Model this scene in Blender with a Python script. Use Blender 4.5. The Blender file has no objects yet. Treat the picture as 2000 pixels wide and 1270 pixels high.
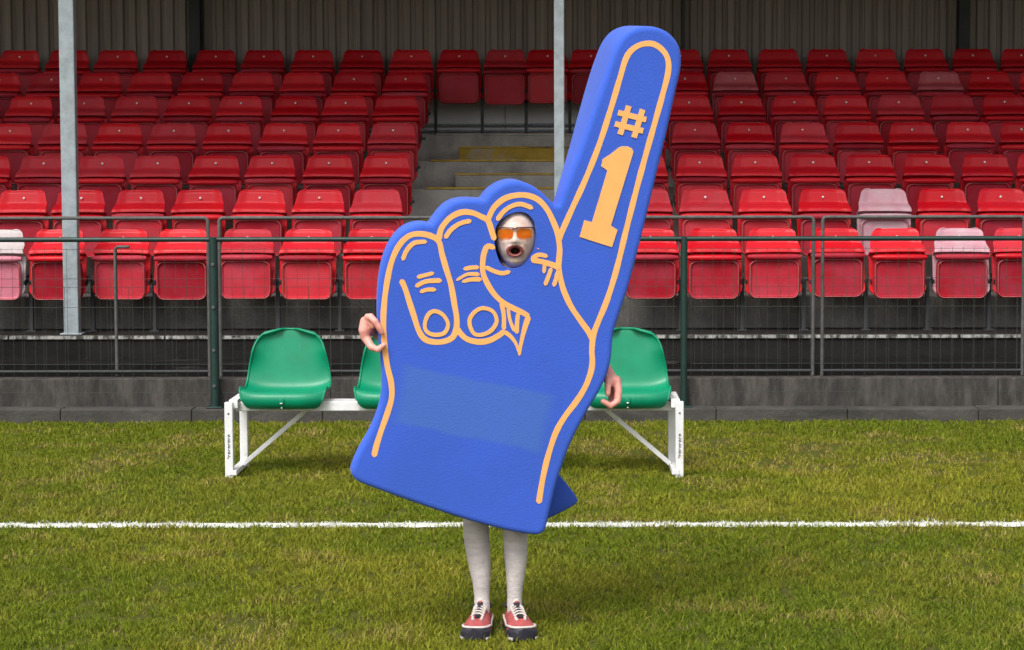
import bpy, bmesh, math, random
import numpy as np
from mathutils import Vector, Matrix, Euler, geometry

random.seed(7)
RNG = np.random.default_rng(11)
R = math.radians
scene = bpy.context.scene
COL = scene.collection

# ------------------------------------------------------------------ camera
FPX, PX, PY, W0, H0 = 4280.0, 1103.0, 635.0, 2000.0, 1270.0
CAM_LOC = Vector((0, 0, 1.76))
CAM_ROT = Euler((R(90 - 4.07), R(0.09), 0))
cd = bpy.data.cameras.new('camera')
cam = bpy.data.objects.new('camera', cd)
COL.objects.link(cam)
cam.location = CAM_LOC
cam.rotation_euler = CAM_ROT
cd.sensor_width = 36
cd.lens = FPX / W0 * 36
cd.shift_x = (W0 / 2 - PX) / W0
cd.clip_end = 500
scene.camera = cam

# ------------------------------------------------------------------ light
SUN_EL, SUN_AZ = 52, 205            # azimuth: where the light comes from, clockwise from +Y
world = bpy.data.worlds.new('World')
scene.world = world
world.use_nodes = True
wn, wl = world.node_tree.nodes, world.node_tree.links
sky = wn.new('ShaderNodeTexSky')
sky.sky_type = 'NISHITA'
sky.sun_disc = False
sky.sun_elevation = R(SUN_EL)
sky.sun_rotation = R(SUN_AZ)
sky.air_density = 1.0
sky.dust_density = 4.0
sky.ozone_density = 1.0
hs = wn.new('ShaderNodeHueSaturation')
hs.inputs['Saturation'].default_value = 0.22
wl.new(sky.outputs[0], hs.inputs['Color'])
wl.new(hs.outputs[0], wn['Background'].inputs[0])
wn['Background'].inputs[1].default_value = 0.15
sd = bpy.data.lights.new('sun', 'SUN')
sd.energy = 1.5
sd.angle = R(22)
sd.color = (1.0, 0.97, 0.93)
sun = bpy.data.objects.new('sun', sd)
COL.objects.link(sun)
az, el = R(SUN_AZ), R(SUN_EL)
sdir = Vector((math.sin(az) * math.cos(el), math.cos(az) * math.cos(el), math.sin(el)))
sun.rotation_euler = sdir.to_track_quat('Z', 'Y').to_euler()
sun.location = (-8, -8, 20)
scene.view_settings.view_transform = 'Standard'
scene.view_settings.look = 'None'
scene.view_settings.gamma = 1
scene.view_settings.exposure = 0.55

# ------------------------------------------------------------------ placing helpers
CM = CAM_ROT.to_matrix()
def ray(x, y):
    return CM @ Vector(((x - PX) / FPX, (PY - y) / FPX, -1.0))
def at(x, y, Y):
    d = ray(x, y)
    return CAM_LOC + d * (Y / d.y)
def ground(x, y, z=0.0):
    d = ray(x, y)
    return CAM_LOC + d * ((z - CAM_LOC.z) / d.z)

# ------------------------------------------------------------------ materials
def mat(name, col, rough=0.6, var=0.0, var_scale=6.0, var_col=None, bump=0.0, bump_scale=60.0,
        spec=0.5, metallic=0.0, stains=None, stretch=(1, 1, 1), coat=0.0, island=0.0):
    m = bpy.data.materials.new(name)
    m.use_nodes = True
    nt = m.node_tree
    n, l = nt.nodes, nt.links
    b = n['Principled BSDF']
    b.inputs['Roughness'].default_value = rough
    b.inputs['Metallic'].default_value = metallic
    b.inputs['Specular IOR Level'].default_value = spec
    if coat: b.inputs['Coat Weight'].default_value = coat
    b.inputs['Base Color'].default_value = (*col, 1)
    geo = n.new('ShaderNodeNewGeometry')
    mp = n.new('ShaderNodeMapping')
    mp.inputs['Scale'].default_value = stretch
    l.new(geo.outputs['Position'], mp.inputs['Vector'])
    cur = None
    if var > 0:
        t = n.new('ShaderNodeTexNoise')
        t.inputs['Scale'].default_value = var_scale
        t.inputs['Detail'].default_value = 6
        t.inputs['Roughness'].default_value = 0.65
        l.new(mp.outputs[0], t.inputs['Vector'])
        r = n.new('ShaderNodeValToRGB')
        r.color_ramp.elements[0].position = 0.36
        r.color_ramp.elements[1].position = 0.66
        l.new(t.outputs[0], r.inputs[0])
        mx = n.new('ShaderNodeMix'); mx.data_type = 'RGBA'
        vc = var_col if var_col else tuple(c * (1 - var) for c in col)
        mx.inputs[6].default_value = (*col, 1)
        mx.inputs[7].default_value = (*vc, 1)
        l.new(r.outputs[0], mx.inputs[0])
        cur = mx.outputs[2]
        rr = n.new('ShaderNodeMapRange')
        rr.inputs[3].default_value = max(0.02, rough - 0.08)
        rr.inputs[4].default_value = min(1, rough + 0.12)
        l.new(t.outputs[0], rr.inputs[0]); l.new(rr.outputs[0], b.inputs['Roughness'])
    if stains:
        scol, sscale, lo, hi, sst = stains
        mp2 = n.new('ShaderNodeMapping'); mp2.inputs['Scale'].default_value = sst
        l.new(geo.outputs['Position'], mp2.inputs['Vector'])
        t = n.new('ShaderNodeTexNoise'); t.inputs['Scale'].default_value = sscale
        t.inputs['Detail'].default_value = 7; t.inputs['Roughness'].default_value = 0.7
        l.new(mp2.outputs[0], t.inputs['Vector'])
        r = n.new('ShaderNodeValToRGB')
        r.color_ramp.elements[0].position = lo; r.color_ramp.elements[1].position = hi
        l.new(t.outputs[0], r.inputs[0])
        mx = n.new('ShaderNodeMix'); mx.data_type = 'RGBA'
        if cur is None: mx.inputs[6].default_value = (*col, 1)
        else: l.new(cur, mx.inputs[6])
        mx.inputs[7].default_value = (*scol, 1)
        l.new(r.outputs[0], mx.inputs[0])
        cur = mx.outputs[2]
    if island:
        oi = n.new('ShaderNodeObjectInfo')
        h = n.new('ShaderNodeHueSaturation')
        mr = n.new('ShaderNodeMapRange'); mr.inputs[3].default_value = 1 - island; mr.inputs[4].default_value = 1 + island
        l.new(oi.outputs['Random'], mr.inputs[0]); l.new(mr.outputs[0], h.inputs['Value'])
        mr2 = n.new('ShaderNodeMapRange'); mr2.inputs[3].default_value = 1.0; mr2.inputs[4].default_value = 1 - island * 0.15
        l.new(oi.outputs['Random'], mr2.inputs[0]); l.new(mr2.outputs[0], h.inputs['Saturation'])
        if cur is None: h.inputs['Color'].default_value = (*col, 1)
        else: l.new(cur, h.inputs['Color'])
        cur = h.outputs[0]
    if cur is not None: l.new(cur, b.inputs['Base Color'])
    if bump > 0:
        t = n.new('ShaderNodeTexNoise'); t.inputs['Scale'].default_value = bump_scale
        t.inputs['Detail'].default_value = 5
        l.new(mp.outputs[0], t.inputs['Vector'])
        bp = n.new('ShaderNodeBump'); bp.inputs['Strength'].default_value = bump; bp.inputs['Distance'].default_value = 0.01
        l.new(t.outputs[0], bp.inputs['Height']); l.new(bp.outputs[0], b.inputs['Normal'])
    return m

M = {}
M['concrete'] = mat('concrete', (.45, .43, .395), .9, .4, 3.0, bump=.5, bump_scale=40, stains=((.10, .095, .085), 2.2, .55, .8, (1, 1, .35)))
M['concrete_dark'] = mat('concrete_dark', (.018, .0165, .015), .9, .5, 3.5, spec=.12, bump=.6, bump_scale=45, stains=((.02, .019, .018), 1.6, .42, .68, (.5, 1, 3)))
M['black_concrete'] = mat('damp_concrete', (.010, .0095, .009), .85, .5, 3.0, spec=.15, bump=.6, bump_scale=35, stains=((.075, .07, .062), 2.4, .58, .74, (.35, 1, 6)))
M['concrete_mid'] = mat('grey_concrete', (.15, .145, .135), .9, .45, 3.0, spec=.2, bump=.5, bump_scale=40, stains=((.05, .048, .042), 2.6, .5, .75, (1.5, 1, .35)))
M['kerb'] = mat('kerb_concrete', (.075, .07, .062), .9, .45, 4.0, bump=.6, bump_scale=50, stains=((.03, .028, .022), 2.5, .45, .7, (.6, 1, 2)))
M['wall'] = mat('wall_concrete', (.085, .075, .066), .9, .6, 7.0, bump=.6, bump_scale=50, stains=((.022, .020, .018), 4.0, .42, .66, (2.2, 1, .6)), stretch=(2.0, 1, .6))
M['panel'] = mat('painted_board', (.86, .87, .87), .7, .1, 2.5, stains=((.35, .35, .35), 3.0, .64, .85, (2, 1, .4)))
M['nosing'] = mat('worn_white_paint', (.42, .41, .38), .8, .3, 8, stains=((.04, .038, .034), 6.0, .44, .56, (2.2, 1, 1)))
M['yellow'] = mat('worn_yellow_paint', (.55, .36, .05), .8, .3, 8, stains=((.10, .09, .07), 3.0, .5, .66, (1, 1, 1)))
M['yellow_block'] = mat('faded_yellow_paint', (.45, .30, .04), .85, .3, 6, stains=((.32, .30, .27), 1.1, .50, .60, (1, 1, 1)))
M['clad'] = mat('cladding', (.31, .262, .235), .65, .3, 1.5, stretch=(7, 1, .25), stains=((.17, .14, .122), 2.0, .5, .75, (9, 1, .15)))
M['roof'] = mat('roof_sheet', (.5, .49, .48), .7, .2, 2)
M['steel_dark'] = mat('dark_steel', (.03, .032, .035), .6, .3, 6)
M['galv'] = mat('galvanised', (.33, .375, .40), .5, .3, 14, stains=((.25, .24, .22), 5, .6, .8, (1, 1, .5)), metallic=0.25)
M['galv_thin'] = mat('galvanised_tube', (.105, .103, .10), .6, .35, 20, spec=.3)
M['wire'] = mat('galvanised_wire', (.05, .058, .05), .6, .2, 20, spec=.3)
M['green_paint'] = mat('green_paint', (.007, .032, .026), .45, .35, 12, stains=((.05, .05, .04), 9, .66, .8, (1, 1, 1)))
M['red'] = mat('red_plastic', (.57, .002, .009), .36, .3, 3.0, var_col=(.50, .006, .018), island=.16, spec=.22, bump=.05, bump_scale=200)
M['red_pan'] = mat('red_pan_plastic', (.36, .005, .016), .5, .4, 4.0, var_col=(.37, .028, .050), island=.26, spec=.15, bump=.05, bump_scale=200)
M['red_rim'] = mat('rim_light_tint', (.34, .13, .11), .5, .4, 20, var_col=(.42, .05, .06))  # light caught by the raised pan rim, put into its paler colour
M['pink'] = mat('bleached_plastic', (.50, .32, .36), .55, .4, 7, var_col=(.48, .22, .27))
M['pink_pan'] = mat('bleached_pan', (.58, .22, .28), .5, .3, 5, var_col=(.50, .12, .17))
M['white_seat'] = mat('chalky_plastic', (.52, .47, .47), .65, .4, 7, var_col=(.44, .36, .36))
M['dull_red'] = mat('faded_red_plastic', (.50, .10, .12), .5, .3, 5, var_col=(.45, .06, .08))
M['worn_red'] = mat('weathered_red_plastic', (.50, .012, .025), .5, .5, 6, var_col=(.46, .035, .05), island=.15, spec=.2)
M['rivet'] = mat('rivet', (.8, .78, .75), .4)
M['green_seat'] = mat('green_plastic', (.001, .235, .115), .33, .2, 5, spec=.32, bump=.06, bump_scale=120, stains=((.03, .28, .17), 14, .62, .85, (1, 1, .5)))
M['white_steel'] = mat('white_steel', (.80, .80, .80), .4, .15, 9, stains=((.40, .37, .30), 11, .58, .80, (1, 1, .6)))
M['sticker'] = mat('sticker_ink', (.05, .05, .07), .6)
M['sticker_red'] = mat('sticker_red', (.35, .03, .03), .6)
M['orange'] = mat('orange_paint', (.95, .46, .14), .7, .08, 20)
M['sock'] = mat('white_sock', (.60, .545, .53), .9, .22, 14, bump=.4, bump_scale=60, stretch=(1, 1, 3))
M['shoe_red'] = mat('shoe_red', (.44, .085, .085), .6, .35, 40, bump=.2, bump_scale=400)
M['shoe_white'] = mat('shoe_white', (.62, .55, .50), .6, .15, 40)
M['shoe_navy'] = mat('shoe_navy', (.022, .02, .032), .45, .2, 40)
M['skin'] = mat('skin', (.80, .37, .31), .5, .25, 30, var_col=(.74, .29, .24), bump=.08, bump_scale=250)
M['facepaint'] = mat('white_face_paint', (.66, .55, .51), .6, .5, 38, var_col=(.56, .36, .29), bump=.25, bump_scale=160, spec=.35)
M['lips'] = mat('lips', (.30, .08, .08), .4, .2, 40)
M['mouth'] = mat('mouth_inside', (.025, .006, .005), .5)
M['hood'] = mat('black_hood', (.012, .012, .018), .85)
M['frame_dark'] = mat('glasses_frame', (.10, .03, .01), .3)

def lens_mat():
    m = bpy.data.materials.new('orange_lens'); m.use_nodes = True
    n, l = m.node_tree.nodes, m.node_tree.links
    b = n['Principled BSDF']
    b.inputs['Base Color'].default_value = (.75, .28, .03, 1)
    b.inputs['Roughness'].default_value = .12
    tr = n.new('ShaderNodeBsdfTransparent'); tr.inputs[0].default_value = (1, .58, .20, 1)
    mx = n.new('ShaderNodeMixShader'); mx.inputs[0].default_value = .26
    l.new(tr.outputs[0], mx.inputs[1]); l.new(b.outputs[0], mx.inputs[2])
    l.new(mx.outputs[0], n['Material Output'].inputs[0])
    return m
M['lens'] = lens_mat()

def foam_mat():
    m = mat('blue_foam', (.052, .125, .62), .95, .16, 2.6, var_col=(.050, .118, .54), bump=.22, bump_scale=160, spec=.12)
    n, l = m.node_tree.nodes, m.node_tree.links
    b = n['Principled BSDF']
    b.inputs['Sheen Weight'].default_value = .15
    b.inputs['Sheen Roughness'].default_value = .4
    # a rubbed, washed-out patch across the wrist of the glove
    tc = n.new('ShaderNodeTexCoord')
    mp = n.new('ShaderNodeMapping')
    mp.name = 'patch_map'
    l.new(tc.outputs['Object'], mp.inputs[0])
    t = n.new('ShaderNodeTexNoise'); t.inputs['Scale'].default_value = 9; t.inputs['Detail'].default_value = 4
    l.new(tc.outputs['Object'], t.inputs['Vector'])
    va = n.new('ShaderNodeVectorMath'); va.operation = 'MULTIPLY_ADD'
    va.inputs[1].default_value = (.14, .0, .30)
    l.new(t.outputs['Color'], va.inputs[0]); l.new(mp.outputs[0], va.inputs[2])
    sp = n.new('ShaderNodeSeparateXYZ'); l.new(va.outputs[0], sp.inputs[0])
    ab = []
    for ax in ('X', 'Z'):
        q = n.new('ShaderNodeMath'); q.operation = 'ABSOLUTE'; l.new(sp.outputs[ax], q.inputs[0]); ab.append(q)
    ln = n.new('ShaderNodeMath'); ln.operation = 'SMOOTH_MAX'; ln.inputs[2].default_value = .15
    l.new(ab[0].outputs[0], ln.inputs[0]); l.new(ab[1].outputs[0], ln.inputs[1])
    rp = n.new('ShaderNodeMapRange'); rp.inputs[1].default_value = .93; rp.inputs[2].default_value = 1.10
    rp.inputs[3].default_value = .42; rp.inputs[4].default_value = 0
    l.new(ln.outputs[0], rp.inputs[0])
    mx = n.new('ShaderNodeMix'); mx.data_type = 'RGBA'
    src = b.inputs['Base Color'].links[0].from_socket
    l.new(src, mx.inputs[6]); mx.inputs[7].default_value = (.085, .185, .44, 1)
    l.new(rp.outputs[0], mx.inputs[0]); l.new(mx.outputs[2], b.inputs['Base Color'])
    return m
M['foam'] = foam_mat()

def grass_mat():
    m = bpy.data.materials.new('grass_blade'); m.use_nodes = True
    n, l = m.node_tree.nodes, m.node_tree.links
    b = n['Principled BSDF']
    b.inputs['Roughness'].default_value = .55
    b.inputs['Specular IOR Level'].default_value = .08
    at_ = n.new('ShaderNodeAttribute'); at_.attribute_name = 'blade'
    l.new(at_.outputs['Color'], b.inputs['Base Color'])
    tl = n.new('ShaderNodeBsdfTranslucent'); l.new(at_.outputs['Color'], tl.inputs[0])
    mx = n.new('ShaderNodeMixShader'); mx.inputs[0].default_value = .3
    l.new(b.outputs[0], mx.inputs[1]); l.new(tl.outputs[0], mx.inputs[2])
    l.new(mx.outputs[0], n['Material Output'].inputs[0])
    return m
M['grass'] = grass_mat()
M['turf'] = mat('turf_soil', (.075, .088, .010), .95, .5, 5.0, var_col=(.075, .065, .02), bump=.8, bump_scale=60, spec=.1, stains=((.08, .10, .014), 22, .45, .7, (1, 1, 1)))

# ------------------------------------------------------------------ mesh helpers
class MB:
    def __init__(s): s.v, s.f, s.mi = [], [], []
    def add(s, vs, fs, mi=0):
        o = len(s.v)
        s.v += [tuple(v) for v in vs]
        s.f += [tuple(i + o for i in f) for f in fs]
        s.mi += [mi] * len(fs)
        return s
    def box(s, c, d, mi=0, rot=None, bev=0.0):
        hx, hy, hz = d[0] / 2, d[1] / 2, d[2] / 2
        bm = bmesh.new()
        bmesh.ops.create_cube(bm, size=1.0)
        for v in bm.verts: v.co = Vector((v.co.x * d[0], v.co.y * d[1], v.co.z * d[2]))
        if bev > 0:
            bmesh.ops.bevel(bm, geom=bm.edges[:], offset=min(bev, .45 * min(d)), segments=2, profile=.5, affect='EDGES')
        bm.verts.index_update()
        q = rot if rot is not None else Matrix.Identity(3)
        c = Vector(c)
        s.add([q @ v.co + c for v in bm.verts], [[v.index for v in f.verts] for f in bm.faces], mi)
        bm.free()
        return s
    def bar(s, a, b, w, h, mi=0, up=(0, 0, 1), bev=0.0):
        a, b = Vector(a), Vector(b)
        d = b - a; L = d.length; y = d / L
        u = Vector(up)
        if abs(u.dot(y)) > .98: u = Vector((1, 0, 0))
        x = y.cross(u).normalized(); z = x.cross(y)
        rot = Matrix((x, y, z)).transposed()
        return s.box((a + b) / 2, (w, L, h), mi, rot, bev)
    def tube(s, pts, r, n=8, mi=0, closed=False, caps=True):
        pts = [Vector(p) for p in pts]
        rs = r if isinstance(r, (list, tuple)) else [r] * len(pts)
        m = len(pts); rings = []
        prev = None
        for i in range(m):
            if closed: t = pts[(i + 1) % m] - pts[i - 1]
            else: t = pts[min(i + 1, m - 1)] - pts[max(i - 1, 0)]
            t.normalize()
            if prev is None:
                u = Vector((0, 0, 1)) if abs(t.z) < .9 else Vector((1, 0, 0))
                x = t.cross(u).normalized()
            else:
                x = (prev - t * prev.dot(t)).normalized()
            prev = x
            y = t.cross(x)
            rings.append([pts[i] + (x * math.cos(2 * math.pi * k / n) + y * math.sin(2 * math.pi * k / n)) * rs[i] for k in range(n)])
        vs = [v for g in rings for v in g]
        fs = []
        for i in range(m if closed else m - 1):
            j = (i + 1) % m
            for k in range(n):
                k2 = (k + 1) % n
                fs.append((i * n + k, i * n + k2, j * n + k2, j * n + k))
        if caps and not closed:
            fs.append(tuple(range(n - 1, -1, -1)))
            fs.append(tuple((m - 1) * n + k for k in range(n)))
        return s.add(vs, fs, mi)
    def loft(s, rings, mi=0, cap0=True, cap1=True, closed=True):
        n = len(rings[0]); vs = [v for g in rings for v in g]; fs = []
        for i in range(len(rings) - 1):
            for k in range(n if closed else n - 1):
                k2 = (k + 1) % n
                fs.append((i * n + k, i * n + k2, (i + 1) * n + k2, (i + 1) * n + k))
        if cap0: fs.append(tuple(range(n - 1, -1, -1)))
        if cap1: fs.append(tuple((len(rings) - 1) * n + k for k in range(n)))
        return s.add(vs, fs, mi)
    def ball(s, c, r, nu=16, nv=10, mi=0):
        c = Vector(c); r = r if isinstance(r, (tuple, list)) else (r, r, r)
        rings = []
        for i in range(1, nv):
            t = math.pi * i / nv
            rings.append([c + Vector((r[0] * math.sin(t) * math.cos(2 * math.pi * k / nu), r[1] * math.sin(t) * math.sin(2 * math.pi * k / nu), -r[2] * math.cos(t))) for k in range(nu)])
        return s.loft(rings, mi)
    def shell(s, fn, nu, nv, th, mi=0):
        """closed sheet from fn(u,v), thickened along its normals"""
        P = [[Vector(fn(-1 + 2 * i / (nu - 1), j / (nv - 1))) for i in range(nu)] for j in range(nv)]
        N = [[None] * nu for _ in range(nv)]
        for j in range(nv):
            for i in range(nu):
                du = P[j][min(i + 1, nu - 1)] - P[j][max(i - 1, 0)]
                dv = P[min(j + 1, nv - 1)][i] - P[max(j - 1, 0)][i]
                nn = du.cross(dv)
                N[j][i] = nn.normalized() if nn.length > 1e-12 else Vector((0, -1, 0))
        F = [p for r_ in P for p in r_]
        B = [P[j][i] - N[j][i] * th for j in range(nv) for i in range(nu)]
        o = nu * nv; fs = []
        for j in range(nv - 1):
            for i in range(nu - 1):
                a = j * nu + i
                fs.append((a, a + 1, a + nu + 1, a + nu))
                fs.append((o + a, o + a + nu, o + a + nu + 1, o + a + 1))
        for i in range(nu - 1):
            fs.append((i, o + i, o + i + 1, i + 1))
            a = (nv - 1) * nu + i
            fs.append((a, a + 1, o + a + 1, o + a))
        for j in range(nv - 1):
            a = j * nu
            fs.append((a, a + nu, o + a + nu, o + a))
            a = j * nu + nu - 1
            fs.append((a, o + a, o + a + nu, a + nu))
        return s.add(F + B, fs, mi)
    def mesh(s, name, mats, smooth=35):
        me = bpy.data.meshes.new(name)
        me.from_pydata(s.v, [], s.f)
        for mm in (mats if isinstance(mats, (list, tuple)) else [mats]): me.materials.append(mm)
        if len(set(s.mi)) > 1: me.polygons.foreach_set('material_index', s.mi)
        if smooth:
            me.polygons.foreach_set('use_smooth', [True] * len(me.polygons))
            me.set_sharp_from_angle(angle=R(smooth))
        me.update()
        return me
    def build(s, name, mats, parent=None, smooth=35):
        return obj(name, s.mesh(name, mats, smooth), parent)

def obj(name, me, parent=None, loc=None):
    o = bpy.data.objects.new(name, me)
    COL.objects.link(o)
    if parent is not None:
        o.parent = parent
    if loc is not None: o.location = loc
    return o
def tag(o, label=None, cat=None, group=None, kind=None):
    if label: o['label'] = label
    if cat: o['category'] = cat
    if group: o['group'] = group
    if kind: o['kind'] = kind
    return o
def thing(name, label=None, cat=None, loc=(0, 0, 0), group=None, kind=None):
    o = obj(name, None); o.location = loc
    o.empty_display_size = .1
    return tag(o, label, cat, group, kind)
def sm(a, b, x):
    t = max(0, min(1, (x - a) / (b - a))); return t * t * (3 - 2 * t)
def catmull(pts, step, closed=False):
    """resample a polyline through a centripetal-like Catmull-Rom spline; points are tuples of any length"""
    P = [np.array(p, float) for p in pts]; n = len(P); out = []
    segs = n if closed else n - 1
    for i in range(segs):
        p1, p2 = P[i], P[(i + 1) % n]
        p0 = P[i - 1] if (closed or i > 0) else 2 * p1 - p2
        p3 = P[(i + 2) % n] if (closed or i + 2 < n) else 2 * p2 - p1
        k = max(1, int(round(np.linalg.norm((p2 - p1)[:2]) / step)))
        for j in range(k):
            t = j / k
            out.append(.5 * ((2 * p1) + (-p0 + p2) * t + (2 * p0 - 5 * p1 + 4 * p2 - p3) * t ** 2 + (-p0 + 3 * p1 - 3 * p2 + p3) * t ** 3))
    if not closed: out.append(P[-1])
    return out

# ================================================================== the setting
# row table: depth of the backrest top, its height, the tread below it
ROW_Y = [17.05 + .775 * k for k in range(7)]
ROW_PIX = [447, 370, 303, 240, 187, 141, 97]
ROW_TOP = [at(1103, y, Y).z for y, Y in zip(ROW_PIX, ROW_Y)]
FLOOR = [t - .84 for t in ROW_TOP]
FLOOR[0] = ROW_TOP[0] - .79
PITCH = .48
XL, XR = -9.0, 9.0
AISLE_L, AISLE_R = -1.27, .42

g = MB(); g.box((0, 20, -.25), (140, 140, .5))
tag(g.build('ground', M['turf'], smooth=0), kind='structure')
g = MB(); g.box((0, 15.98, .0), (XR - XL, .85, .06))
tag(g.build('walkway', M['black_concrete'], smooth=0), kind='structure')

# terrace
terr = thing('terrace', kind='structure', loc=(0, 16.5, 0))
def local(o, parent):
    o.parent = parent
    o.matrix_parent_inverse = Matrix.Translation(parent.location).inverted()
    return o
back_y = ROW_Y[6] + .42
for k in range(7):
    y0 = ROW_Y[k] - .55
    y1 = ROW_Y[k + 1] - .55 if k < 6 else back_y
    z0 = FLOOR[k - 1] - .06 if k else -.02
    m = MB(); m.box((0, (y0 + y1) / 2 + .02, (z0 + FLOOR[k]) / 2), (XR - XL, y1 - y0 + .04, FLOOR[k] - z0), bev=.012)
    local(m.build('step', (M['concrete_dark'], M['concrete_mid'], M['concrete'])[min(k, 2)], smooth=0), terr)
# ledge along the foot of the terrace front
m = MB(); m.box((0, ROW_Y[0] - .55 - .12, .165), (XR - XL, .24, .33), bev=.015)
local(m.build('ledge', M['black_concrete'], smooth=0), terr)
m = MB(); m.box((0, ROW_Y[0] - .55 - .30, .09), (XR - XL, .14, .18), bev=.015)
local(m.build('ledge', M['black_concrete'], smooth=0), terr)
# worn white edge on the first tread: one strip per slab
x = XL
while x < XR - .1:
    w = random.choice([1.18, 1.2, 1.22])
    m = MB(); m.box((x + w / 2, ROW_Y[0] - .551, FLOOR[0] - .010), (w - .012, .03, .028), bev=.004)
    local(m.build('nosing', M['nosing'], smooth=0), terr)
    x += w
# aisle: yellow nosings and half steps
for k in range(1, 7):
    y0 = ROW_Y[k] - .55
    m = MB(); m.box(((AISLE_L + AISLE_R) / 2, y0 + .012, FLOOR[k] + .001), (AISLE_R - AISLE_L - .06, .05, .018), bev=.003)
    local(m.build('nosing', M['yellow'] if k < 6 else M['concrete'], smooth=0), terr)
    h = (FLOOR[k] - FLOOR[k - 1]) / 2
    m = MB(); m.box((-.42, y0 - .17, FLOOR[k - 1] + h / 2), (1.16, .34, h), bev=.006)
    local(m.build('half_step', M['yellow_block'] if k == 6 else M['concrete'], smooth=0), terr)
    m = MB(); m.box((-.42, y0 - .333, FLOOR[k - 1] + h + .001), (1.165, .04, .016), bev=.003)
    local(m.build('nosing', M['yellow'], smooth=0), terr)

# kerb and low wall, cast in lengths
kerb = thing('kerb', kind='structure', loc=(0, 15.2, 0))
x = XL
while x < XR:
    w = .914
    m = MB(); m.box((x + w / 2, 15.27 + random.uniform(-.004, .004), .0 + random.uniform(-.003, .003)), (w - .003, .17, .19), bev=.010)
    local(m.build('kerb_stone', M['kerb'], smooth=0), kerb)
    x += w
wall = thing('low_wall', 'low stained grey concrete wall running behind the kerb at the pitch edge', 'wall', (0, 15.45, 0))
x = XL + .3
while x < XR:
    w = 2.35
    m = MB(); m.box((x + w / 2, 15.455 + random.uniform(-.003, .003), .135), (w - .003, .2, .31), bev=.006)
    local(m.build('wall_panel', M['wall'], smooth=0), wall)
    x += w

# ------------------------------------------------------------------ grandstand: cladding, stanchions, roof, columns
gs = thing('grandstand', 'roofed grandstand shell with brown corrugated back wall and grey steel columns', 'grandstand', (0, back_y, 0))
def sheet_mesh(w, z0, z1):
    prof = []; x_ = 0.0
    while x_ < w - .001:
        for dx, dy in ((0, 0), (.012, -.028), (.075, -.028), (.087, 0)):
            prof.append((x_ + dx, dy))
        x_ += .125
    prof.append((w, 0))
    fr = [Vector((a, b, z0)) for a, b in prof]; to = [Vector((a, b, z1)) for a, b in prof]
    n = len(fr); mb = MB()
    vs = fr + to + [v + Vector((0, .006, 0)) for v in fr] + [v + Vector((0, .006, 0)) for v in to]
    fs = []
    for i in range(n - 1):
        fs.append((i, i + 1, n + i + 1, n + i))
        fs.append((2 * n + i, 3 * n + i, 3 * n + i + 1, 2 * n + i + 1))
    mb.add(vs, fs)
    return mb.mesh('cladding_sheet', M['clad'], smooth=0)
SW = 1.0
me = sheet_mesh(SW, FLOOR[6] + .38, 5.05)
x = XL; i = 0
while x < XR - .01:
    o = obj('cladding_sheet', me); o.location = (x, back_y + .02 + (.008 if i % 2 else 0), 0)
    local(o, gs); x += SW; i += 1
x = XL
while x < XR - .01:
    m = MB(); m.box((x + .6, back_y + .06, FLOOR[6] + .2), (1.194, .03, .42), bev=.003)
    local(m.build('back_board', M['panel'], smooth=0), gs); x += 1.2
m = MB(); m.box((0, back_y + .10, FLOOR[6] + .4), (XR - XL, .03, .9)); local(m.build('backing', M['steel_dark'], smooth=0), gs)
for z in (.05, .11):
    m = MB(); m.tube([(XL, back_y - .03, FLOOR[6] + z), (XR, back_y - .03, FLOOR[6] + z)], .014, 8)
    local(m.build('foot_rail', M['galv'], None), gs)
for px_ in (383, 1333, 1880, -115):
    p = at(px_, 60, back_y - .06)
    m = MB()
    m.box((p.x, back_y - .09, 3.6), (.012, .16, 3.0))
    m.box((p.x, back_y - .168, 3.6), (.11 if px_ != 1333 else .03, .012, 3.0))
    m.box((p.x, back_y - .012, 3.6), (.11 if px_ != 1333 else .03, .012, 3.0))
    local(m.build('stanchion', M['steel_dark'], smooth=0), gs)
m = MB()
m.add([(XL - 1, 15.75, 4.45), (XR + 1, 15.75, 4.45), (XR + 1, back_y + .3, 5.1), (XL - 1, back_y + .3, 5.1),
       (XL - 1, 15.75, 4.5), (XR + 1, 15.75, 4.5), (XR + 1, back_y + .3, 5.15), (XL - 1, back_y + .3, 5.15)],
      [(0, 3, 2, 1), (4, 5, 6, 7), (0, 1, 5, 4), (1, 2, 6, 5), (2, 3, 7, 6), (3, 0, 4, 7)])
local(m.build('roof', M['roof'], smooth=0), gs)
m = MB(); m.box((0, 15.74, 4.44), (XR - XL + 2, .03, .22), bev=.005)
local(m.build('fascia', M['roof'], smooth=0), gs)
for px_, w in ((142, .115), (1093, .078)):
    p = at(px_, 655, 16.66)
    m = MB()
    m.box((p.x, 16.66, (FLOOR[0] + 4.55) / 2), (w, .09, 4.55 - FLOOR[0]), bev=.008)
    m.box((p.x, 16.66, FLOOR[0] + .008), (w + .05, .13, .012), bev=.003)
    c = local(m.build('column', M['galv'], smooth=0), gs)

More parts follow.
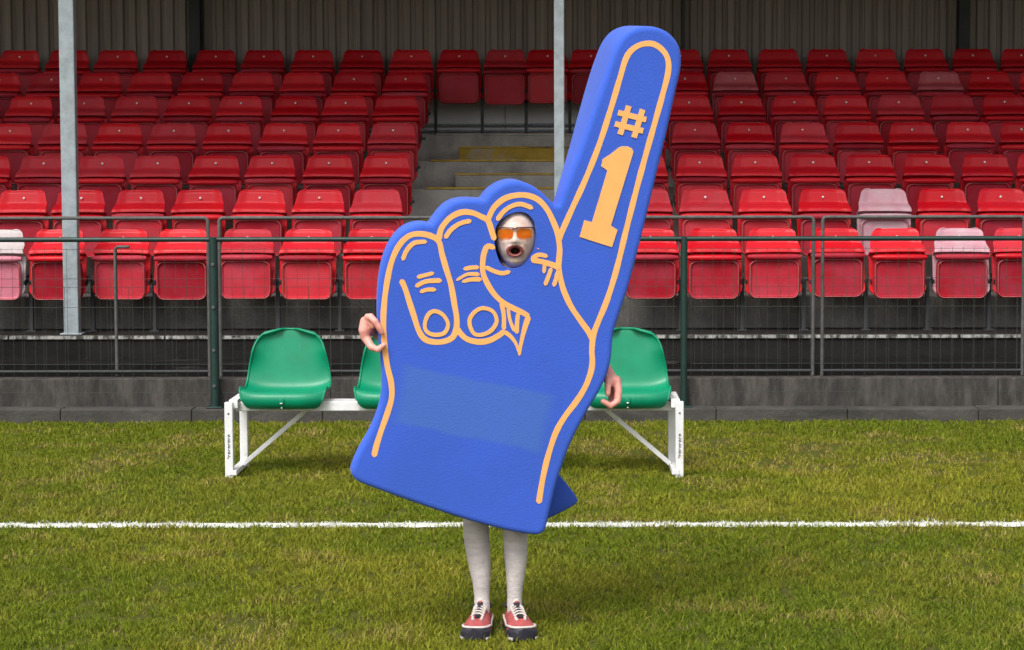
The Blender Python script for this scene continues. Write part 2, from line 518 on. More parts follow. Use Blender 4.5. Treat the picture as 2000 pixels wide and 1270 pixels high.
# ================================================================== stadium seats
def seat_meshes():
    zt, zb = .84, .34
    def back(u, v):
        v = 1 - (1 - v) ** 1.35
        z = zb + (zt - zb) * v
        w = .216 - .038 * sm(.60, 1.0, v)
        r = .034
        if z > zt - r:
            q = (z - (zt - r)) / r
            w -= r * (1 - math.sqrt(max(0, 1 - q * q))) * .95
        if z < zb + .04:
            q = (zb + .04 - z) / .04
            w -= .03 * q * q
        yy = -.105 * (1 - v) - .055 * sm(.62, 1.0, abs(u)) * (1 - .65 * v) + .012 * sm(.95, 1, v)
        ov = sm(.735, .685, z) * (1 - sm(.66, .645, z))      # the backrest rolls forward over the tipped pan
        yy -= .115 * ov * (1 - .25 * abs(u) ** 4)
        return (u * w, yy, z - .006 * u * u * v)
    b = MB(); b.shell(back, 21, 40, .010)
    bm_ = b.mesh('backrest', M['red'], 50)
    # tipped-up pan with rounded corners, underside to the pitch
    def rr(hw, z0, z1, r, n=5):
        pts = []
        for cx, cz, a0 in ((hw - r, z1 - r, 0), (-hw + r, z1 - r, 90), (-hw + r, z0 + r, 180), (hw - r, z0 + r, 270)):
            for k in range(n + 1):
                a = R(a0 + 90 * k / n); pts.append((cx + r * math.cos(a), cz + r * math.sin(a)))
        return pts
    Y0 = -.185
    def dish(x, z): return .018 * (x / .2) ** 2
    rings = []
    for inset, y in ((.0, Y0 + .04), (.0, Y0 + .012), (.004, Y0 + .003), (.010, Y0), (.020, Y0 + .002), (.026, Y0 + .011), (.05, Y0 + .013)):
        rings.append([Vector((x, y + dish(x, z) * .6 - .03 * (z - .3) , z)) for x, z in rr(.196 - inset, .30 + inset, .605 - inset, .055 - inset * .6)])
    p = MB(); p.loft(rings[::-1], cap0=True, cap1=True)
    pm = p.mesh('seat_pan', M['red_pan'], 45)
    t = MB()
    path = [Vector((x, Y0 - .004 + dish(x, z) * .6 - .03 * (z - .3), z)) for x, z in rr(.186, .308, .592, .05)]
    t.tube(path, .0042, 6, closed=True)
    tm = t.mesh('rim', M['red_rim'], 60)
    # rolled front edge of the pan, uppermost when tipped
    l_ = MB()
    secs = []
    for i in range(11):
        u = -1 + 2 * i / 10
        hw = .208 * u
        k = 1 - .35 * abs(u) ** 6
        c = Vector((hw, Y0 - .014 + .014 * u * u, .622))
        secs.append([c + Vector((0, .030 * k * math.cos(a), .025 * k * math.sin(a))) for a in [2 * math.pi * q / 10 for q in range(10)]])
    l_.loft(secs)
    lm = l_.mesh('pan_lip', M['red'], 50)
    rv = MB(); rv.ball((0, -.028, .775), (.010, .006, .010), 8, 5)
    rm = rv.mesh('rivet', M['rivet'], 60)
    br = MB(); br.bar((0, -.14, .42), (0, -.01, .47), .012, .05)
    bk = br.mesh('bracket', M['steel_dark'], 0)
    return dict(backrest=bm_, seat_pan=pm, rim=tm, pan_lip=lm, rivet=rm, bracket=bk)
SM = seat_meshes()
def variant(name, m):
    me = SM[name].copy(); me.materials.clear(); me.materials.append(m); return me
VAR = {(n, k): variant(n, M[k]) for n in ('backrest', 'seat_pan', 'pan_lip') for k in ('pink', 'pink_pan', 'white_seat', 'dull_red', 'red_pan', 'worn_red')}
ORD = ['front row just behind the green fence', 'second row up from the pitch', 'third row up from the pitch', 'fourth row up from the pitch',
       'fifth row up from the pitch', 'sixth row up from the pitch', 'top row against the corrugated wall']
RW = ['front row', 'second row up', 'third row up', 'fourth row up', 'fifth row up', 'sixth row up', 'top row']
NW = ['first', 'second', 'third', 'fourth', 'fifth', 'sixth', 'seventh', 'eighth', 'ninth', 'tenth', 'eleventh', 'twelfth', 'thirteenth', 'fourteenth', 'fifteenth']
BLK = ['behind wide column', 'behind narrow barrier']
def seat(x, k, back=None, pan=None, lip=None, label=None, group=None, rivet=True):
    root = thing('stadium_seat', label or 'red plastic tip-up seat in the ' + ORD[k], 'seat',
                 (x, ROW_Y[k], ROW_TOP[k] - .84), group or 'red tip-up seats of the ' + ORD[k])
    root.rotation_euler.z = R(random.uniform(-.7, .7))
    tip = random.gauss(0, 2.6)
    bo_ = obj('backrest', VAR[('backrest', back)] if back else SM['backrest'], root); bo_.rotation_euler.x = R(random.gauss(0, .5)); bo_.rotation_euler.y = R(random.gauss(0, .35))
    if back is None and random.random() < .14: bo_.data = VAR[('backrest', 'worn_red')]
    if pan is None and back is None and random.random() < .22: pan = 'worn_red'
    lipk = lip or ('red_pan' if random.random() < .45 else None)
    for nm, me_ in (('seat_pan', VAR[('seat_pan', pan)] if pan else SM['seat_pan']),
                    ('pan_lip', VAR[('pan_lip', lipk)] if lipk else SM['pan_lip'])):
        o = obj(nm, me_, root); o.rotation_euler.x = R(tip * .5)
        if nm == 'seat_pan': obj('rim', SM['rim'], o)
    if rivet: obj('rivet', SM['rivet'], root)
    for s_ in (-1, 1): obj('bracket', SM['bracket'], root, (s_ * .213, 0, 0))
    return root

XMAXL = [-(1103 + 60) / FPX * Y - 1.6 for Y in ROW_Y]
XMAXR = [(897 + 60) / FPX * Y + 1.6 for Y in ROW_Y]
SPECIAL = {}
def near(px_, k):   # pixel column of a seat in the photo -> x in metres at that row
    return (px_ - PX) / FPX * (ROW_Y[k] - .05)
special = [
    (35, 0, dict(back='white_seat', pan='pink_pan', lip='pink_pan', label='chalky white-backed tip-up seat with pinkish pan in the front row near the wide grey column')),
    (1858, 0, dict(back='pink', pan=None, lip=None, label='front-row tip-up seat with a bleached pale pink backrest over a red pan')),
    (1712, 1, dict(back='pink', pan='pink', lip='pink', rivet=False, label='wholly bleached pale pink tip-up seat in the second row up from the pitch')),
    (1434, 5, dict(back='dull_red', label='tip-up seat with faded dusty pink backrest, sixth row up, nearer the aisle', group='dusty faded seats of the sixth row')),
    (1828, 5, dict(back='dull_red', label='tip-up seat with faded dusty pink backrest, sixth row up, farther from the aisle', group='dusty faded seats of the sixth row')),
]
for k in range(7):
    xs = []
    n = -3.15
    while n * PITCH > XMAXL[k]: xs.append(n * PITCH); n -= 1
    n = 1.37
    while n * PITCH < XMAXR[k]: xs.append(n * PITCH); n += 1
    if k == 6: xs += [-2.14 * PITCH, -1.24 * PITCH, -.34 * PITCH, .55 * PITCH]
    for x in sorted(xs):
        kw = {}
        for sp, sk, d in special:
            if sk == k and abs(near(sp, k) - x) < .24: kw = dict(d)
        jx = random.gauss(0, .006)
        if not kw and random.random() < .12: kw['rivet'] = False
        if 'label' not in kw:
            if k == 6 and AISLE_L < x < 1.0 * PITCH:
                kw['label'] = 'red tip-up seat, top row, above aisle steps, %s from block behind wide column' % NW[int(round(x / PITCH + 2.14))]
            else:
                sd_ = 0 if x < 0 else 1
                num = int(round(-3.15 - x / PITCH)) if sd_ == 0 else int(round(x / PITCH - 1.37))
                kw['label'] = 'red tip-up seat, %s, %s from the aisle in block %s' % (RW[k], NW[num], BLK[sd_])
        seat(x + jx, k, **kw)
    # rails carrying the seats
    blocks = [(min(xs) - .24, AISLE_L), (1.37 * PITCH - .24, max(xs) + .24)] if k < 6 else [(min(xs) - .24, max(xs) + .24)]
    for a, b in blocks:
        rt = thing('seat_rail', 'steel rail on legs under %s seats %s' % (RW[k], ('in block ' + BLK[0 if a < -2 else 1]) if k < 6 else 'against the corrugated wall'), 'rail',
                   ((a + b) / 2, ROW_Y[k], FLOOR[k]), 'rails under the seats of the ' + ORD[k])
        zz = .45 if k else .40
        m = MB(); m.tube([(a, ROW_Y[k] - .03, FLOOR[k] + zz), (b, ROW_Y[k] - .03, FLOOR[k] + zz)], .014, 8)
        local(m.build('rail', M['galv_thin']), rt)
        ss = sorted(xs)
        ss = [s for s in ss if a - .1 < s < b + .1]
        for q in range(len(ss) - 1):
            xm = (ss[q] + ss[q + 1]) / 2
            m = MB(); m.box((xm, ROW_Y[k] - .03, FLOOR[k] + zz / 2), (.03, .035, zz), bev=.004)
            m.box((xm, ROW_Y[k] - .03, FLOOR[k] + .004), (.07, .09, .008))
            local(m.build('leg', M['steel_dark'], smooth=0), rt)

# ================================================================== green fence on the kerb
def wire_panel(x0, x1, z0, z1, Y, dx, zs, r=.0012):
    m = MB()
    x = x0
    while x <= x1:
        m.tube([(x, Y, z0), (x, Y, z1)], r, 4, caps=False)
        x += dx
    for z in zs:
        m.tube([(x0, Y - .004, z), (x1, Y - .004, z)], r * 1.25, 4, caps=False)
    return m
FY = 15.29
fence = thing('pitch_fence', 'dark green tubular rail fence with thin wire mesh standing on the kerb', 'fence', (0, FY, .09))
zr = at(1000, 467, FY).z
m = MB(); m.tube([(XL, FY, zr), (XR, FY, zr)], .017, 12)
local(m.build('top_rail', M['green_paint'], smooth=60), fence)
posts = [at(px_, 600, FY).x for px_ in (-499, 418, 1336, 2253)]
for i, x in enumerate(posts):
    r_ = .031 if i == 1 else .024
    m = MB(); m.tube([(x, FY, .08), (x, FY, zr + .012)], r_, 14)
    m.box((x, FY, .10), (.11, .11, .012), bev=.003)
    o = local(m.build('post', M['green_paint'], smooth=60), fence)
    if i in (1,):
        for z in (.25, .5, .8, 1.1):
            c = MB(); c.box((x, FY - r_ - .004, z), (.02, .012, .02), bev=.003)
            cc = c.build('clip', M['galv_thin']); cc.parent = o
            cc.matrix_parent_inverse = Matrix.Translation(fence.location).inverted()
            cc.matrix_parent_inverse = Matrix.Identity(4)
for a, b in zip(posts[:-1], posts[1:]):
    m = wire_panel(a + .05, b - .05, .20, zr - .06, FY + .012, .076, [.20, .40, .60, .80, 1.0, zr - .07])
    tag(local(m.build('wire_mesh', M['wire'], smooth=0), fence), kind='stuff')

# grey barrier panels behind it, standing on the wall
BY = 15.50
zt = at(1000, 425, BY).z
zb_ = .295
def barrier(x0, x1, label, extra=None, bars=True):
    t = thing('crowd_barrier', label, 'barrier', ((x0 + x1) / 2, BY, zb_), 'grey barrier panels on the low wall')
    r = .028
    pts = [(x0, BY, zb_)]
    pts += [(x0 + r - r * math.cos(R(a)), BY, zt - r + r * math.sin(R(a))) for a in range(0, 91, 18)]
    pts += [(x1 - r + r * math.sin(R(a)), BY, zt - r + r * math.cos(R(a))) for a in range(0, 91, 18)]
    pts += [(x1, BY, zb_)]
    m = MB(); m.tube(pts, .0125, 10)
    local(m.build('frame', M['galv_thin'], smooth=60), t)
    m = MB(); m.tube([(x0, BY, zb_ + .035), (x1, BY, zb_ + .035)], .012, 8)
    local(m.build('bottom_rail', M['steel_dark'], smooth=60), t)
    if extra:
        zz = at(1000, 485, BY).z
        m = MB(); m.tube([(extra, BY + .03, zb_), (extra, BY + .03, zz), (extra + .015, BY + .03, zz + .012), (extra + .1, BY + .03, zz + .012)], .0125, 10)
        local(m.build('stay', M['galv_thin'], smooth=60), t)
    m = wire_panel(x0 + .02, x1 - .02, zb_ + .04, .93, BY + .016, .152, [.93], .0013)
    tag(local(m.build('wire_mesh', M['wire'], smooth=0), t), kind='stuff')
    return t
bx_ = lambda p_: at(p_, 600, BY).x
barrier(bx_(-760), bx_(408), 'grey tube barrier panel ending beside the thick green fence post', bx_(225))
barrier(bx_(430), bx_(1588), 'grey tube barrier panel standing behind the green team bench')
barrier(bx_(1606), bx_(1998), 'narrow grey tube barrier panel below the bleached pink seats')
barrier(bx_(2012), bx_(2800), 'grey tube barrier panel on the far side of the narrow panel')

# ================================================================== team bench and green bucket seats
BL, BR = at(440, 860, 12.42).x, at(1335, 860, 12.42).x
bench = thing('bench_frame', 'white steel team bench frame with angled braces standing on the grass', 'bench frame', ((BL + BR) / 2, 12.6, 0))
beam_z = .405
m = MB(); m.box(((BL + BR) / 2, 12.585, beam_z), (BR - BL - .10, .16, .055), bev=.005)
local(m.build('beam', M['white_steel'], smooth=0), bench)
for s, xo in ((1, BL), (-1, BR)):
    xf = xo + s * .0235
    m = MB(); m.box((xf, 12.42, .22), (.046, .05, .438), bev=.004)
    fl = local(m.build('leg', M['white_steel'], smooth=0), bench)
    # maker's mark: a column of small dark letters with a red tick
    q = MB()
    for i in range(8):
        z = .135 + i * .0165
        w = (.011, .013, .009, .014, .012, .013, .010, .014)[i]
        q.box((xf - .003, 12.3935, z), (.0035, .002, .011)); q.box((xf + .004, 12.3935, z - .004), (w * .7, .002, .0035))
        if i % 2: q.box((xf + .003, 12.3937, z + .004), (w * .6, .002, .003))
    o = q.build('maker_mark', M['sticker'], None, 0); o.parent = fl
    q = MB(); q.add([(xf - .010, 12.3934, .118), (xf + .0, 12.3934, .118), (xf - .004, 12.3934, .13), (xf - .010, 12.3954, .118), (xf + .0, 12.3954, .118), (xf - .004, 12.3954, .13)],
                    [(0, 1, 2), (5, 4, 3), (0, 3, 4, 1), (1, 4, 5, 2), (2, 5, 3, 0)])
    o = q.build('maker_tick', M['sticker_red'], None, 0); o.parent = fl
    xr = xo + s * .045
    m = MB(); m.box((xr, 12.85, .20), (.046, .05, .40), bev=.004)
    local(m.build('leg', M['white_steel'], smooth=0), bench)
    m = MB(); m.bar((xr, 12.39, .036), (xr, 12.87, .036), .044, .03, bev=.004)
    local(m.build('foot_bar', M['white_steel'], smooth=0), bench)
    m = MB(); m.bar((xr, 12.44, .425), (xr, 12.87, .425), .05, .05, bev=.004)
    m.box((xr + s * .03, 12.52, .455), (.03, .05, .012), bev=.003)
    local(m.build('side_rail', M['white_steel'], smooth=0), bench)
    m = MB(); m.bar((xr + s * .02, 12.66, .05), (xr + s * .40, 12.66, beam_z - .03), .026, .026, bev=.003, up=(0, 1, 0))
    local(m.build('brace', M['white_steel'], smooth=0), bench)
    for yy in (12.62,):
        b = MB(); b.ball((xf, 12.394, .375), (.006, .004, .006), 8, 5)
        o = b.build('bolt', M['galv_thin']); o.parent = fl

PROF = [(.030, .395), (.004, .410), (-.010, .440), (-.006, .470), (.015, .492), (.050, .496), (.10, .484), (.17, .470), (.24, .466), (.30, .474),
        (.335, .500), (.352, .545), (.365, .600), (.376, .650), (.388, .700), (.398, .745), (.407, .785), (.414, .812), (.418, .826)]
WID = [.185, .212, .228, .236, .242, .245, .246, .246, .246, .245, .242, .236, .228, .219, .209, .195, .170, .130, .055]
PR = catmull([(a, b, c) for (a, b), c in zip(PROF, WID)], .012)
def bucket(u, v):
    f = v * (len(PR) - 1); i = min(int(f), len(PR) - 2); t = f - i
    y, z, w = PR[i] * (1 - t) + PR[i + 1] * t
    e = abs(u) ** 4
    s = sm(.30, .95, (z - .40) / .42)
    seatpart = sm(.02, .10, y) * (1 - s)
    dz = .030 * e * seatpart
    dy = -.075 * e * s * (1 - .5 * sm(.6, 1, s)) 
    dy += .03 * e * sm(.04, .0, y)
    return (u * w, y + dy, z + dz - .004 * (1 - u * u) * seatpart)
m = MB(); m.shell(bucket, 25, 44, .008)
bucket_me = m.mesh('seat_shell', M['green_seat'], 55)
m = MB(); m.tube([bucket(math.cos(R(a)) * 0 + s_, v) for s_, v in
                  [(-1, j / 30) for j in range(3, 31)] + [(-1 + 2 * j / 12, 1) for j in range(1, 12)] + [(1, j / 30) for j in range(30, 2, -1)]], .007, 8)
edge_me = m.mesh('rolled_edge', M['green_seat'], 60)
m = MB(); m.box((0, -.012, .445), (.03, .012, .03), bev=.004)
boss_me = m.mesh('boss', M['green_seat'], 35)
m = MB(); m.ball((0, -.018, .432), (.008, .004, .004), 8, 5); m.ball((0, .0, .404), (.005, .004, .004), 8, 5)
screw_me = m.mesh('screw', M['rivet'], 60)
centers = [550, 775, 1000, 1226]
blab = ['glossy green bucket seat at the bench end nearer the thick green fence post',
        'glossy green bucket seat mostly hidden by the foam hand, under its gripping fingers',
        'glossy green bucket seat hidden behind the foam hand',
        'glossy green bucket seat at the bench end beside the thin green fence post']
for c, lb in zip(centers, blab):
    p = at(c, 785, 12.42)
    root = thing('bucket_seat', lb, 'seat', (p.x, 12.42, 0), 'green bucket seats on the bench')
    o = obj('seat_shell', bucket_me, root); obj('rolled_edge', edge_me, o)
    obj('boss', boss_me, root); obj('screw', screw_me, root)

# ================================================================== foam hand
YAW, LEAN = R(12), R(4)
NRM = Vector((math.sin(YAW) * math.cos(LEAN), -math.cos(YAW) * math.cos(LEAN), -math.sin(LEAN)))
HC = at(1004, 470, 8.05)
def Q(x, y, d=0.0):
    """point seen at (x, y) on the glove's front plane moved d metres towards its back"""
    r_ = ray(x, y); t = (HC - CAM_LOC).dot(NRM) / r_.dot(NRM)
    return CAM_LOC + r_ * t - NRM * d
def QR(x, y, d):
    """point seen at (x, y) on a plane d metres behind the front plane"""
    r_ = ray(x, y); t = ((HC - NRM * d) - CAM_LOC).dot(NRM) / r_.dot(NRM)
    return CAM_LOC + r_ * t
base = Vector((HC.x, HC.y + .15, .37))
hand = thing('foam_hand', 'giant blue foam pointing hand costume with orange outlines and #1 on the finger', 'foam hand', base)

OUT = [(699, 941, .10), (687, 924, .07), (690, 905, .06), (701, 880, .06), (727, 832, .06), (743, 785, .05), (747, 745, .05), (744, 695, .05), (739, 645, .05), (738, 590, .06),
       (742, 540, .07), (751, 502, .08), (766, 472, .10), (785, 451, .12), (806, 440, .13), (828, 436, .13), (843, 438, .13), (849, 431, .13),
       (859, 417, .13), (873, 402, .13), (893, 392, .13), (914, 389, .13), (936, 390, .13), (947, 390, .14), (953, 381, .14), (963, 371, .14), (978, 361, .14),
       (995, 355, .14), (1013, 354, .14), (1034, 360, .14), (1053, 371, .14), (1071, 387, .14), (1086, 401, .13), (1092, 400, .13), (1109, 352, .15), (1133, 290, .20), (1158, 220, .25),
       (1182, 150, .28), (1196, 110, .28), (1207, 85, .28), (1224, 64, .28), (1248, 53, .28), (1276, 52, .28), (1302, 61, .28), (1321, 79, .28), (1331, 103, .28),
       (1331, 135, .28), (1321, 180, .28), (1303, 262, .28), (1283, 345, .28), (1261, 436, .26), (1247, 492, .24), (1229, 560, .22), (1209, 620, .2), (1199, 655, .2), (1195, 700, .2),
       (1187, 732, .2), (1172, 765, .2), (1148, 805, .2), (1129, 840, .2), (1112, 876, .2), (1099, 912, .2), (1088, 945, .2), (1077, 990, .25), (1070, 1020, .28), (1066, 1036, .28),
       (1056, 1045, .28), (1040, 1046, .28), (1015, 1042, .28), (985, 1036, .28), (907, 1015, .28), (816, 985, .28), (738, 957, .22)]
O = catmull(OUT, 7, True)
Oxy = np.array([[p[0], p[1]] for p in O]); Od = np.array([p[2] for p in O])
tng = np.roll(Oxy, -1, 0) - np.roll(Oxy, 1, 0)
tng /= np.linalg.norm(tng, axis=1)[:, None]
nin = np.stack([-tng[:, 1], tng[:, 0]], 1)           # inward in image space (outline runs clockwise)
if (nin * (np.array([950, 600]) - Oxy)).sum(1).mean() < 0: nin = -nin
def ring_px(inset): return Oxy + nin * inset
layers = [(10, 0.0), (6, .0008), (3.2, .0035), (1.4, .008), (.4, .014), (0, .024)]
mb = MB(); nO = len(O)
rings = []
for ins, d in layers: rings.append([Q(x, y, d) for x, y in ring_px(ins)])
rings.append([Q(x, y, max(.034, dd - .02)) for (x, y), dd in zip(ring_px(0), Od)])
rings.append([Q(x, y, max(.036, dd - .006)) for (x, y), dd in zip(ring_px(2), Od)])
rings.append([Q(x, y, dd) for (x, y), dd in zip(ring_px(7), Od)])
rings.append([Q(x, y, max(dd, .5 * dd + .14)) for (x, y), dd in zip(ring_px(16), Od)])
HOLE = [(1012, 414), (1030, 418), (1043, 432), (1048, 456), (1043, 486), (1031, 508), (1018, 521), (1003, 526), (988, 523), (976, 512), (967, 482), (967, 452), (974, 435), (990, 421)]
Hh = catmull(HOLE, 5, True)
# front face: constrained triangulation with interior points
front = [Vector((p[0], p[1])) for p in ring_px(10)]
hole = [Vector((p[0], p[1])) for p in Hh]
inner = []
coords = front + hole
edges = [(i, (i + 1) % len(front)) for i in range(len(front))]
edges += [(len(front) + i, len(front) + (i + 1) % len(hole)) for i in range(len(hole))]
res = geometry.delaunay_2d_cdt(coords, edges, [], 0, 1e-5)
cv, cf = res[0], res[2]
def inside(p, poly):
    c = False; n = len(poly); j = n - 1
    for i in range(n):
        if (poly[i].y > p.y) != (poly[j].y > p.y) and p.x < (poly[j].x - poly[i].x) * (p.y - poly[i].y) / (poly[j].y - poly[i].y) + poly[i].x: c = not c
        j = i
    return c
tri = []
for f in cf:
    c = sum((cv[i] for i in f), Vector((0, 0))) / len(f)
    if inside(c, front) and not inside(c, hole):
        a, b_, c_ = cv[f[0]], cv[f[1]], cv[f[2]]
        if (b_ - a).cross(c_ - a) > 0: f = f[::-1]      # image y runs down
        tri.append(f)
mb.add([Q(v.x, v.y) for v in cv], tri)
vs = [v for r_ in rings for v in r_]; fs = []
for i in range(len(rings) - 1):
    for k in range(nO):
        k2 = (k + 1) % nO
        if i >= 6 and Oxy[k][1] > 950 and Oxy[k][0] < 1072: continue     # the glove is open at the wrist
        fs.append((i * nO + k, (i + 1) * nO + k, (i + 1) * nO + k2, i * nO + k2))
mb.add(vs, fs)
# wall of the face hole
hr = [[Q(p[0], p[1], d) for p in Hh] for d in (0, .03, .06)]
hv = [v for r_ in hr for v in r_]; nh = len(Hh)
mb.add(hv, [(i * nh + k, i * nh + (k + 1) % nh, (i + 1) * nh + (k + 1) % nh, (i + 1) * nh + k) for i in range(2) for k in range(nh)])
fo = local(mb.build('front_shell', M['foam'], smooth=40), hand)
pm_ = M['foam'].node_tree.nodes['patch_map']
pc = Q(925, 785)
th_ = R(13)       # the patch is printed askew: x to the right, z across it, turned clockwise
pm_.vector_type = 'TEXTURE'
pm_.inputs['Rotation'].default_value = (0, th_, 0)
pm_.inputs['Scale'].default_value = (.27, .6, .105)
pm_.inputs['Location'].default_value = (pc.x + .02, pc.y, pc.z - .015)
# back shell
mb = MB()
bo = [Vector((p[0], p[1])) for p in ring_px(16)]
res = geometry.delaunay_2d_cdt(bo, [(i, (i + 1) % len(bo)) for i in range(len(bo))], [], 0, 1e-5)
bd = {}
for i, p in enumerate(bo): bd[(round(p.x, 2), round(p.y, 2))] = max(Od[i], .5 * Od[i] + .14)
tri = []
for f in res[2]:
    c = sum((res[0][i] for i in f), Vector((0, 0))) / len(f)
    if inside(c, bo): tri.append(f)
mb.add([Q(v.x, v.y, bd.get((round(v.x, 2), round(v.y, 2)), .25) + .012) for v in res[0]], tri)
local(mb.build('back_panel', M['foam'], smooth=0), hand)
# loose corner of the back panel at the wrist
fl = catmull([(1030, 880), (1070, 900), (1092, 927), (1110, 949), (1124, 968), (1129, 978), (1122, 986), (1105, 996), (1076, 1010), (1040, 1020), (1025, 950)], 8, True)
n_ = len(fl); c0 = np.mean([p[:2] for p in fl], 0)
rg = []
for ins, d in ((5, .205), (1.5, .208), (0, .216), (0, .245)):
    rg.append([QR(*(p[:2] + (c0 - p[:2]) / np.linalg.norm(c0 - p[:2]) * ins), d) for p in fl])
mb = MB(); mb.loft([r_[::-1] for r_ in rg])
local(mb.build('back_flap', M['foam'], smooth=40), hand)

# printed orange artwork, each stroke a thin raised ribbon
NST = [0]
def stroke(pts, w=11.5, taper=(1, 1), closed=False, name='printed_line'):
    P_ = np.array([p[:2] for p in catmull(pts, 4, closed)])
    if closed: tg = np.roll(P_, -1, 0) - np.roll(P_, 1, 0)
    else: tg = np.gradient(P_, axis=0)
    tg /= np.linalg.norm(tg, axis=1)[:, None] + 1e-9
    nn = np.stack([-tg[:, 1], tg[:, 0]], 1)
    n = len(P_)
    ww = w / 2 * (np.linspace(taper[0], taper[1], n))
    if not closed:      # rounded ends
        ds = np.concatenate([[0], np.cumsum(np.linalg.norm(np.diff(P_, axis=0), axis=1))])
        e = np.minimum(ds, ds[-1] - ds)
        ww = ww * np.clip(np.sqrt(np.clip(e / (w * .35) , 0, 1)) * .75 + .25, .25, 1)
    ww = ww * (1 + .05 * np.sin(np.arange(n) * .37 + NST[0]))
    L, R_ = P_ + nn * ww[:, None], P_ - nn * ww[:, None]
    d = -.0009 - .00006 * NST[0]; NST[0] += 1
    rows = []
    for l_, r_ in zip(L, R_):
        cen = (l_ + r_) / 2
        rows.append([Q(*l_, .001), Q(*(cen + (l_ - cen) * .94), d), Q(*(cen + (r_ - cen) * .94), d), Q(*r_, .001)])
    mb = MB(); vs = [v for r_ in rows for v in r_]; fs = []
    for i in range(n if closed else n - 1):
        j = (i + 1) % n
        for k in range(3): fs.append((i * 4 + k, i * 4 + k + 1, j * 4 + k + 1, j * 4 + k))
    if not closed: fs += [(0, 3, 2, 1), (n * 4 - 4, n * 4 - 3, n * 4 - 2, n * 4 - 1)]
    mb.add(vs, fs)
    local(mb.build(name, M['orange'], smooth=0), hand)
stroke([(730, 893), (736, 868), (745, 840), (757, 806), (765, 776), (764, 748), (757, 717), (752, 683), (749, 637), (750, 600), (755, 557), (764, 514), (778, 482), (797, 462), (818, 457), (841, 461), (857, 472),
        (864, 499), (872, 527), (881, 557), (887, 591), (892, 622), (891, 643), (884, 659), (868, 667), (846, 668), (829, 662), (818, 646), (809, 619), (800, 591), (791, 563), (783, 546)])
stroke([(857, 470), (860, 452), (866, 440), (880, 425), (901, 415), (923, 416), (941, 424), (953, 431), (960, 450), (966, 470)])
stroke([(892, 640), (899, 651), (913, 663), (935, 668), (956, 665), (975, 655), (986, 646)])
stroke([(953, 430), (957, 420), (966, 404), (984, 389), (1006, 382), (1030, 382), (1052, 391), (1069, 410), (1081, 434), (1089, 456), (1093, 484), (1092, 505), (1091, 522), (1095, 545), (1102, 570), (1116, 600), (1135, 628), (1150, 649), (1157, 665)])
stroke([(1092, 470), (1098, 452), (1117, 409), (1143, 352), (1170, 284), (1192, 216), (1211, 152), (1222, 116), (1234, 98), (1253, 87), (1275, 86), (1293, 97), (1304, 115), (1305, 141), (1294, 186), (1275, 254), (1256, 322), (1238, 390), (1219, 466),
        (1211, 500), (1199, 545), (1184, 591), (1169, 627), (1159, 655), (1156, 685), (1157, 705), (1154, 727), (1144, 754), (1128, 781), (1104, 813), (1088, 840), (1077, 869), (1067, 904), (1059, 941), (1052, 984)])
stroke([(967, 485), (953, 481), (946, 493), (943, 511), (943, 530), (948, 546), (959, 566), (972, 582), (987, 594), (1002, 602), (1021, 611), (1034, 619)], 11)
stroke([(1033, 617), (1027, 634), (1021, 656), (1016, 680), (1014, 695)], 12, (1, .5))
stroke([(984, 647), (998, 658), (1008, 672), (1014, 690)], 9, (1, .6))
stroke([(979, 590), (984, 616), (984, 645)], 9)
stroke([(992, 600), (996, 625), (1005, 648)], 7)
stroke([(1012, 611), (1010, 630), (1009, 652)], 9)
stroke([(947, 521), (963, 529), (981, 534), (997, 530)], 9, (1, .9))
stroke([(941, 546), (920, 546), (902, 551)], 10, (1, .6))
stroke([(936, 522), (920, 523), (905, 526)], 8)
stroke([(937, 536), (913, 536), (891, 548)], 8, (1, .7))
stroke([(814, 542), (829, 538), (848, 533)], 8)
stroke([(811, 560), (832, 550), (863, 548)], 9)
stroke([(820, 571), (834, 566), (852, 566)], 8)
stroke([(786, 509), (794, 490), (809, 475), (834, 472)], 9)
stroke([(869, 466), (880, 450), (898, 437), (921, 431)], 9)
stroke([(970, 431), (983, 414), (999, 403), (1018, 399), (1041, 407)], 9)
stroke([(1037, 507), (1052, 498), (1070, 501)], 9)
stroke([(1037, 508), (1061, 512), (1085, 520), (1093, 525)], 11)
stroke([(1064, 514), (1062, 534)], 8)
stroke([(1077, 523), (1071, 541), (1064, 558)], 8)
stroke([(1089, 530), (1086, 545), (1081, 560)], 8)
stroke([(1049, 485), (1053, 487)], 6)
stroke([(850, 608), (866, 616), (875, 634), (867, 651), (846, 654), (832, 646), (830, 631), (837, 614)], 8, closed=True)
stroke([(944, 602), (963, 609), (970, 628), (959, 646), (941, 654), (926, 652), (918, 637), (918, 622), (929, 608)], 8, closed=True)
def flat_shape(poly, name):
    d = -.0012 - .00006 * NST[0]; NST[0] += 1
    c = np.mean(np.array(poly), 0)
    top = [Q(x, y, d) for x, y in poly]; bot = [Q(x, y, .001) for x, y in poly]
    n = len(poly); mb = MB()
    tr = geometry.tessellate_polygon([[Vector((x, y, 0)) for x, y in poly]])
    mb.add(top, [tuple(t) for t in tr])
    mb.add(top + bot, [(i, (i + 1) % n, n + (i + 1) % n, n + i) for i in range(n)])
    local(mb.build(name, M['orange'], smooth=0), hand)
flat_shape([(1209, 288), (1215, 286), (1226, 286), (1234, 290), (1237, 297), (1193, 441), (1206, 449), (1195, 483), (1132, 463), (1141, 430), (1156, 434), (1186, 334), (1183, 331), (1174, 325), (1177, 311), (1190, 303)], 'printed_numeral')
def sbar(a, b, w, name='printed_hash'):
    a, b = np.array(a, float), np.array(b, float); t = (b - a) / np.linalg.norm(b - a); n = np.array([-t[1], t[0]]) * w / 2
    flat_shape([tuple(a + n), tuple(b + n), tuple(b - n), tuple(a - n)], name)
